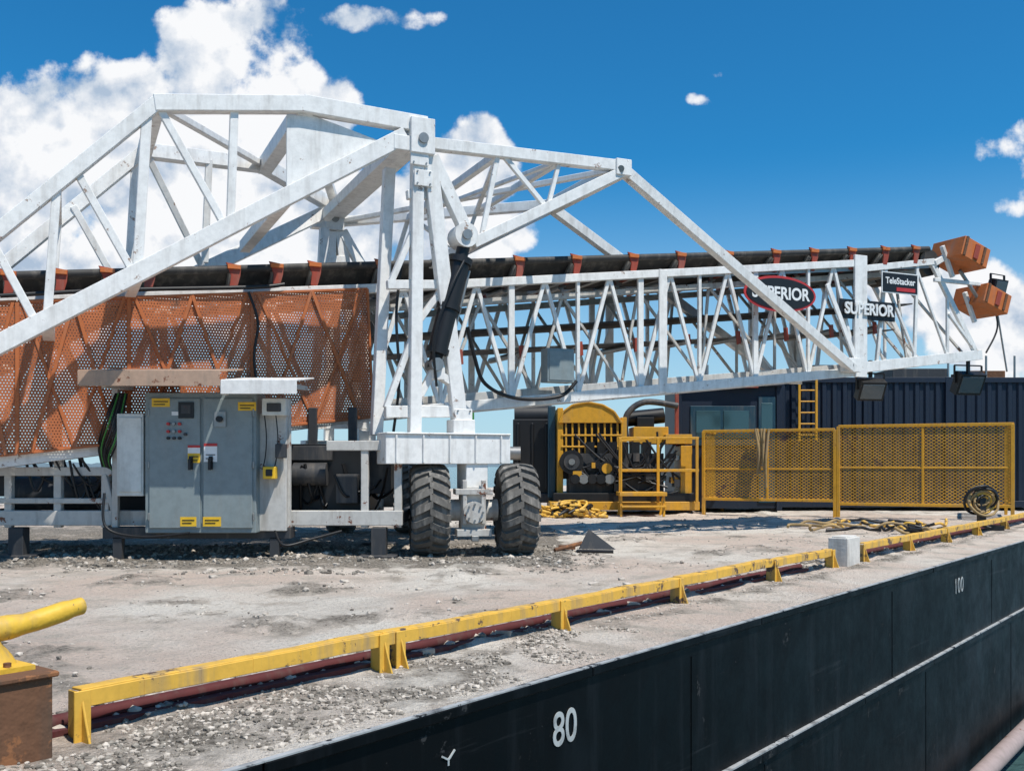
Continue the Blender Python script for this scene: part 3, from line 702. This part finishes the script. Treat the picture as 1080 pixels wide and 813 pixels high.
# ================= diesel power unit
pu=empty('diesel_power_unit',fr(655,500,25)); D=25.
mb=MB()
fb_(mb,580,529,738,538,D-.2,2.2,YEL); fb_(mb,584,520,732,529,D-.1,2,BLACK)
fb_(mb,588,430,594,520,D+.3,1.4,YEL); fb_(mb,655,440,661,520,D+.3,1.4,YEL); fb_(mb,592,446,657,505,D+.5,1.2,BLACK)
arc=[(590,446),(594,434),(604,427),(620,424),(636,427),(648,434),(656,446)]
for (u1,v1),(u2,v2) in zip(arc,arc[1:]):
    a=fr(u1,v1,D+.2); b=fr(u2,v2,D+.2); mb.plate([a,b,b+YA*1.5,a+YA*1.5],(b-a).cross(YA).normalized(),.05,YEL)
mb.plate([fr(u,v,D+.25) for u,v in arc],YA,.03,YEL)
for k in range(9): fb_(mb,596+k*6.8,446,598+k*6.8,478,D+.28,.06,YEL)
for v in(458,470): fb_(mb,592,v,656,v+2,D+.27,.03,YEL)
fb_(mb,668,450,705,468,D+.3,1.,YEL); fb_(mb,672,440,690,450,D+.5,.6,BLACK)
mb.obj('radiator_and_skid',pu,.01)
mb=MB()
fb_(mb,600,478,700,520,D+.2,1.2,DGREY)
for k in range(6): fb_(mb,618+k*12,466,627+k*12,479,D+.25,.5,BLACK); c=fr(622+k*12,492,D+.18); mb.tube([c,c-YA*.15],.1,DGREY if k%2 else BLACK,12)
for k in range(5): c=fr(606+k*9,505,D+.1); mb.tube([c,c-YA*.25],.12,(BLACK,STEEL,BLACK)[k%3],14)
mb.tube(curve([fr(660,462,D+.5),fr(661,438,D+.5),fr(680,424,D+.5),fr(715,428,D+.5)],6),.08,DGREY,12)
mb.tube([fr(660,442,D+.9),fr(700,438,D+.9)],.2,BLACK,16)
for k in range(26):
    a=fr(ru(600,720),ru(455,500),D+.05);b=fr(ru(600,725),ru(490,522),D+.05);mb.tube(curve([a,(a+b)/2-Z*ru(.1,.4),b],6),.03,BLACK,6)
for k in range(22):
    u=ru(600,725);v=ru(470,515); fb_(mb,u,v,u+ru(3,12),v+ru(3,10),D+ru(-.05,.15),.4,random.choice((BLACK,DGREY,STEEL,YEL,BLACK)))
c=fr(603,487,D-.02); mb.tube([c+YA*.3,c],.30,BLACK,20); mb.tube([c,c-YA*.03],.2,DGREY,20); mb.tube([c,c-YA*.06],.08,STEEL,16)
c=fr(640,494,D-.02); mb.tube([c+YA*.3,c],.2,BLACK,20); mb.tube([c,c-YA*.03],.13,YEL,20)
mb.obj('engine',pu,.008)
mb=MB()
fb_(mb,702,458,730,468,D,1.2,YEL); fb_(mb,718,470,730,526,D,1.,YEL)
for u in(654,694,735): mb.beam(fr(u,462,D-.3),fr(u,530,D-.3),.07,.07,YEL,YA)
for v in(462,496): mb.beam(fr(652,v,D-.3),fr(737,v,D-.3),.06,.07,YEL,YA)
for u in(655,700): mb.beam(fr(u,521,D-1),V((fr(u,540,D-1).x,D-1,0)),.06,.06,YEL,YA); mb.beam(fr(u,521,D-.4),V((fr(u,540,D-1).x,D-.4,0)),.06,.06,YEL,YA)
mb.box((fr(653,0,D-1).x,D-1.1,fr(0,523,D-1).z),(fr(703,0,D-1).x,D-.3,fr(0,519,D-1).z),YEL); mb.box((fr(655,0,D-1).x,D-1.1,.22),(fr(702,0,D-1).x,D-.9,.27),YEL)
mb.beam(fr(655,521,D-1),fr(655,465,D-1),.05,.05,YEL,YA); mb.beam(fr(655,465,D-1),fr(690,462,D-1),.05,.05,YEL,YA)
mb.obj('guard_frame_and_steps',pu,.008)
tk=empty('black_tank',fr(560,480,26)); mb=MB(); D=26.
fb_(mb,541,442,584,520,D,1.6,BLACK); mb.tube([fr(562,440,D+.8)-XA*.5,fr(562,440,D+.8)+XA*.5],.35,BLACK,20)
for u in(545,560,575): fb_(mb,u,446,u+3,516,D-.05,.06,BLACK)
fb_(mb,578,428,586,525,D-.4,.2,TEAL); fb_(mb,536,520,588,530,D-.1,1.8,DGREY); fb_(mb,538,530,544,542,D,.15,DGREY); fb_(mb,580,530,586,542,D,.15,DGREY)
mb.tube([fr(535,478,D-.1),fr(549,478,D-.1)],.18,STEEL,14); mb.obj('tank_body',tk,.02)

def corr(mb,xa,xb,y,z0,z1,mat,p=.28,dep=.05):
    n=int((xb-xa)/p)
    for i in range(n):
        a=xa+i*p; vs=[(a,y),(a+p*.35,y),(a+p*.5,y+dep),(a+p*.85,y+dep),(a+p,y)]
        for q,r in zip(vs,vs[1:]): mb.quad([V((q[0],q[1],z0)),V((r[0],r[1],z0)),V((r[0],r[1],z1)),V((q[0],q[1],z1))],mat)
cab=empty('control_cabin',fr(770,470,26)); D=26.; mb=MB()
fb_(mb,716,406,822,536,D,2.4,BLUE); fb_(mb,713,401,826,407,D-.15,2.7,BLUE)
fb_(mb,728,428,797,470,D-.03,.04,TEAL)
fb_(mb,734,433,760,462,D-.045,.02,GLASS); fb_(mb,763,433,790,462,D-.045,.02,GLASS)
fb_(mb,800,418,818,530,D-.04,.05,TEAL); fb_(mb,803,425,815,455,D-.05,.02,GLASS); fb_(mb,760,403.5,800,409,D-.2,.06,RED)
for u in(716,822): fb_(mb,u-3,404,u+3,538,D-.06,.1,BLUE)
for u in(722,816): fb_(mb,u-4,534,u+4,540,D+.1,2,BLACK)
fb_(mb,712,402,716,470,D-.5,.1,RED); mb.tube([fr(745,402,D+1),fr(745,385,D+1)],.06,STEEL,10)
mb.obj('cabin_body',cab,.01)
ct=empty('blue_shipping_container',fr(950,460,28)); D=27.; mb=MB()
xa,xb=fr(824,0,D).x,fr(1120,0,D).x; zt=fr(0,398,D).z
corr(mb,xa,xb,D,.25,zt-.12,BLUE); mb.box((xa,D+.06,.15),(xb,D+2.6,zt-.01),BLUE)
mb.box((xa-.02,D-.03,zt-.14),(xb,D+.1,zt),BLUE); mb.box((xa-.02,D-.03,.1),(xb,D+.1,.27),BLUE)
for u in(824,905,1000,1090): x=fr(u,0,D).x; mb.box((x-.08,D-.04,.1),(x+.08,D+.08,zt+.01),BLUE)
mb.obj('container_body',ct,.006)
mb=MB()
mb.box((fr(950,0,D).x,D+.6,zt),(fr(1010,0,D).x,D+2,zt+.3),DGREY); mb.box((fr(1030,0,D).x,D+.4,zt),(fr(1068,0,D).x,D+1.6,zt+.22),RUST)
mb.box((fr(865,0,D).x,D+.6,zt),(fr(900,0,D).x,D+1.4,zt+.4),BLUE)
for u in(1000,1040,1070): mb.beam(fr(u,402,D+.3),fr(u,375,D+.3),.05,.05,STEEL,YA)
mb.obj('roof_equipment',ct,.01)
ld=empty('yellow_ladder',fr(852,430,26.8)); mb=MB()
for u in(843,861): mb.beam(fr(u,398,26.8),V((fr(u,0,26.8).x,26.8,1.9)),.06,.06,YEL,YA)
for k in range(6,12): z=.25+k*.3; mb.tube([V((fr(843,0,26.8).x,26.8,z)),V((fr(861,0,26.8).x,26.8,z))],.02,YEL,8)
mb.obj('ladder_body',ld)

# fence
fn=empty('mesh_fence',(fa+fb)/2)
mb=MB(); ms=MB(); fa.z=0; fb.z=0
fside=V((-fax.y,fax.x,0))
def fpanel(p,q,zt,zb,mat,ndiv=2):
    d=(q-p).normalized(); ms.quad([p+Z*zb,q+Z*zb,q+Z*zt,p+Z*zt],mat)
    sd=d.cross(Z)
    for z in(zt,zb): mb.beam(p+Z*z,q+Z*z,.07,.07,YEL,sd)
    mb.beam(p+Z*zt,p,.075,.075,YEL,sd); mb.beam(q+Z*zt,q,.075,.075,YEL,sd)
    mb.beam(p+Z*(zt*.55),q+Z*(zt*.55),.03,.04,YEL,sd)
    for k in range(1,ndiv): c=lerp(p,q,k/ndiv); mb.beam(c+Z*zt,c+Z*zb,.05,.05,YEL,sd)
m=lerp(fa,fb,.46)
fpanel(fa,m-fax*.04,2.08,.40,EXPM); fpanel(m+fax*.04,fb,2.15,.33,EXPM)
fpanel(fb+fside*.05,fb+fside*3.2,2.15,.33,EXPM2); fpanel(fa+fside*.05,fa+fside*2.2,2.08,.4,EXPM2,1)
mb.obj('fence_frame',fn,.006); ms.obj('fence_mesh',fn)
rp=empty('hanging_rope',fr(808,480,24)); mb=MB(); c=lerp(fa,fb,.215)-fside*.12+Z*0
for k in range(12):
    x=ru(-.2,.2); l=ru(.3,1.5); mb.tube(curve([c+fax*x+Z*2.12,c+fax*(x*.6)+Z*(2.05-l*.5)-fside*ru(0,.1),c+fax*(x*.8+ru(-.05,.05))+Z*(2.1-l)]),.032,TAN,6)
mb.obj('rope_strands',rp)
rc=empty('rope_coil',fr(1036,528,19.5)); mb=MB()
c=fr(1036,528,19.0)
for k in range(12):
    r=.08+.022*k; n=V((ru(-.45,.45),-1,ru(-.45,.45))).normalized(); a=n.cross(Z).normalized(); b=a.cross(n); ec_=V((ru(-.04,.04),0,ru(-.04,.04)))
    mb.tube([c+ec_+a*math.cos(t*.2618)*r+b*math.sin(t*.2618)*r*.9+YA*ru(-.02,.02) for t in range(25)],.026,(YEL2,TAN,TAN,BLACK)[k%4],6)
mb.box((c.x-.06,c.y-.03,0),(c.x+.06,c.y+.1,c.z+.1),BLACK); mb.obox(V((c.x,c.y,.05)),XA*.3,YA*.25,Z*.05,BLACK)
mb.obj('coil_and_stand',rc)
ypile=empty('yellow_hose_pile',V((1.6,24.3,0))); mb=MB()
for k in range(44):
    q=R()**.6; an=R()*6.28; c=V((1.35+.75*q*math.cos(an),23.6+.5*q*math.sin(an),.05+.26*(1-q))); r=ru(.12,.28)
    n=V((ru(-.5,.5),ru(-.5,.5),1)).normalized(); a=n.cross(YA).normalized(); b=a.cross(n)
    mb.tube([c+a*math.cos(t*.5)*r*1.3+b*math.sin(t*.5)*r for t in range(10)],.035,YEL2 if k%4 else BLACK,6)
mb.obj('hose_loops',ypile)
lr=empty('loose_hoses',fr(930,550,18)); mb=MB()
for k in range(26):
    p=fr(ru(850,1010),0,17.0+R()*3.2); p.z=.04; a=R()*6; pts=[p+V((math.cos(a)*i*.22+ru(-.1,.1),math.sin(a)*i*.12+ru(-.1,.1),ru(0,.12))) for i in range(5)]
    mb.tube(curve(pts,5),.028,(BLACK,YEL2,BLACK,TAN)[k%4],6)
mb.obj('hose_runs',lr)
db=empty('steel_scrap',fr(620,580,14)); mb=MB(); c=V((1.05,14.2,.05))
mb.plate([c+V((-.1,0,0)),c+V((.42,-.1,0)),c+V((.05,.08,.28))],YA,.02,DGREY); mb.tube([c+V((-.45,-.2,.0)),c+V((-.05,.05,.08))],.03,RUST,8); mb.obox(c+V((-.25,.3,0)),XA*.12,YA*.06,Z*.03,RUST)
mb.tube([c+V((-.15,-.35,0)),c+V((.35,-.45,0))],.025,BLACK,8)
mb.obj('scrap_pieces',db)
mb=MB(); fb_(mb,487,431,500,452,25.,.1,GREEN); fb_(mb,491,452,495,541,25.02,.06,STEEL); mb.obj('green_sign')

# ================= sky
el=math.radians(62); sd=V((.56,-.56,0)).normalized(); sun=V((sd.x*math.cos(el),sd.y*math.cos(el),math.sin(el)))
w=bpy.data.worlds.new('World'); S.world=w; w.use_nodes=True; nt=w.node_tree; ns=nt.nodes; ls=nt.links; bg=ns['Background']; out=ns['World Output']
sky=ns.new('ShaderNodeTexSky'); sky.sky_type='NISHITA'; sky.sun_disc=False; sky.sun_elevation=el; sky.sun_rotation=math.atan2(sd.x,sd.y); sky.air_density=1.0; sky.dust_density=.3; sky.ozone_density=1.2
tint=ns.new('ShaderNodeMix'); tint.data_type='RGBA'; tint.blend_type='MULTIPLY'; tint.inputs[0].default_value=1; ls.new(sky.outputs[0],tint.inputs[6]); tint.inputs[7].default_value=(.16,.88,1.30,1)
try: w.cycles.sampling_method='MANUAL'; w.cycles.sample_map_resolution=512
except Exception: pass
tc=ns.new('ShaderNodeTexCoord').outputs['Generated']; sx=ns.new('ShaderNodeSeparateXYZ'); ls.new(tc,sx.inputs[0])
# horizon haze
hz=ns.new('ShaderNodeMapRange'); hz.interpolation_type='SMOOTHSTEP'; ls.new(sx.outputs[2],hz.inputs[0]); hz.inputs[1].default_value=-.02; hz.inputs[2].default_value=.30; hz.inputs[3].default_value=1; hz.inputs[4].default_value=0
skyc=mixc(ns,ls,mth(ns,ls,'MULTIPLY',hz.outputs[0],.85),tint.outputs[2],(5.6,7.3,8.4))
ls.new(skyc,bg.inputs[0]); bg.inputs[1].default_value=.100
y=mth(ns,ls,'MAXIMUM',sx.outputs[1],.08); a=mth(ns,ls,'DIVIDE',sx.outputs[0],y); e=mth(ns,ls,'DIVIDE',sx.outputs[2],y)
cx=ns.new('ShaderNodeCombineXYZ'); ls.new(a,cx.inputs[0]); ls.new(e,cx.inputs[1]); P=cx.outputs[0]
wv=ns.new('ShaderNodeTexNoise'); wv.noise_dimensions='2D'; wv.inputs['Scale'].default_value=14; wv.inputs['Detail'].default_value=3; ls.new(P,wv.inputs['Vector'])
sc=ns.new('ShaderNodeVectorMath'); sc.operation='MULTIPLY_ADD'; ls.new(wv.outputs['Color'],sc.inputs[0]); sc.inputs[1].default_value=(.05,.05,0); ls.new(P,sc.inputs[2]); PW=sc.outputs[0]
def shift(vec,off):
    m=ns.new('ShaderNodeVectorMath'); m.operation='ADD'; ls.new(vec,m.inputs[0]); m.inputs[1].default_value=off; return m.outputs[0]
def field(off):
    p=shift(P,off) if off else P; pw=shift(PW,off) if off else PW
    n=noi(ns,ls,p,6.5,7,.60,'2D')
    vo=ns.new('ShaderNodeTexVoronoi'); vo.voronoi_dimensions='2D'; vo.feature='F1'; vo.inputs['Scale'].default_value=13
    ls.new(pw,vo.inputs['Vector'])
    v2=ns.new('ShaderNodeTexVoronoi'); v2.voronoi_dimensions='2D'; v2.feature='F1'; v2.inputs['Scale'].default_value=31
    ls.new(pw,v2.inputs['Vector'])
    vv=mth(ns,ls,'ADD',mth(ns,ls,'MULTIPLY',vo.outputs['Distance'],.18),mth(ns,ls,'MULTIPLY',v2.outputs['Distance'],.11))
    return mth(ns,ls,'SUBTRACT',n,vv)
f0=field(None); f1=field((.010,.020,0))
blobs=[(258,48,92,60,1.05),(262,100,120,66,1),(50,165,150,85,1),(325,112,62,50,.9),(150,130,80,60,.9),(60,270,240,120,1.1),(240,230,190,110,1),(430,240,120,80,1),(500,180,52,52,1),(520,245,62,38,.8),
 (1030,310,100,38,.7),(1075,345,120,66,1),(1090,165,56,34,.30),(365,20,60,12,.28),(755,79,12,5,.2),(738,104,10,6,.18),(600,240,30,14,.3),(-150,200,180,160,1),(1300,250,160,120,1)]
cur=None
for (u,v,rx,ry,s) in blobs:
    ca,ce=(u-540)/F,(490-v)/F
    p=mth(ns,ls,'MULTIPLY',mth(ns,ls,'SUBTRACT',a,ca),F/rx); q=mth(ns,ls,'MULTIPLY',mth(ns,ls,'SUBTRACT',e,ce),F/ry)
    r2=mth(ns,ls,'MULTIPLY_ADD',p,p,mth(ns,ls,'MULTIPLY',q,q))
    g=mth(ns,ls,'MULTIPLY_ADD',r2,-s,1.0*s)
    cur=g if cur is None else mth(ns,ls,'MAXIMUM',cur,g)
cur=mth(ns,ls,'MAXIMUM',mth(ns,ls,'MINIMUM',cur,.8),-1.5)
den=mth(ns,ls,'ADD',mth(ns,ls,'MULTIPLY',cur,.34),mth(ns,ls,'SUBTRACT',f0,.385))
mr=ns.new('ShaderNodeMapRange'); mr.interpolation_type='SMOOTHSTEP'; ls.new(den,mr.inputs[0]); mr.inputs[1].default_value=-.03; mr.inputs[2].default_value=.095
mask=mr.outputs[0]
emb=mth(ns,ls,'MULTIPLY_ADD',mth(ns,ls,'SUBTRACT',f0,f1),3.2,.58)
low=noi(ns,ls,P,5.,4,.55,'2D'); emb=mth(ns,ls,'ADD',emb,mth(ns,ls,'MULTIPLY',mth(ns,ls,'SUBTRACT',low,.47),2.2))
cc=ramp(ns,ls,emb,.10,.78,(.44,.55,.70,1),(.97,.98,1.0,1))
bg2=ns.new('ShaderNodeBackground'); ls.new(cc,bg2.inputs[0]); bg2.inputs[1].default_value=.98
fwd=mth(ns,ls,'GREATER_THAN',sx.outputs[1],.09); mask=mth(ns,ls,'MULTIPLY',mask,fwd)
mx=ns.new('ShaderNodeMixShader'); ls.new(mask,mx.inputs[0]); ls.new(bg.outputs[0],mx.inputs[1]); ls.new(bg2.outputs[0],mx.inputs[2]); ls.new(mx.outputs[0],out.inputs[0])
L_=bpy.data.lights.new('sun','SUN'); L_.energy=5.0; L_.angle=math.radians(.5); L_.color=(1,.95,.87)
lo=bpy.data.objects.new('sun',L_); S.collection.objects.link(lo); lo.rotation_euler=sun.to_track_quat('Z','Y').to_euler(); lo.location=(0,0,30)
# ================= camera
cd=bpy.data.cameras.new('camera'); cam=bpy.data.objects.new('camera',cd); S.collection.objects.link(cam); cam.location=(0,0,H); cam.rotation_euler=(math.radians(90),0,0)
cd.sensor_width=36; cd.lens=36*F/1080; cd.shift_y=(490-406.5)/1080; cd.clip_end=20000; cd.clip_start=.05
S.camera=cam
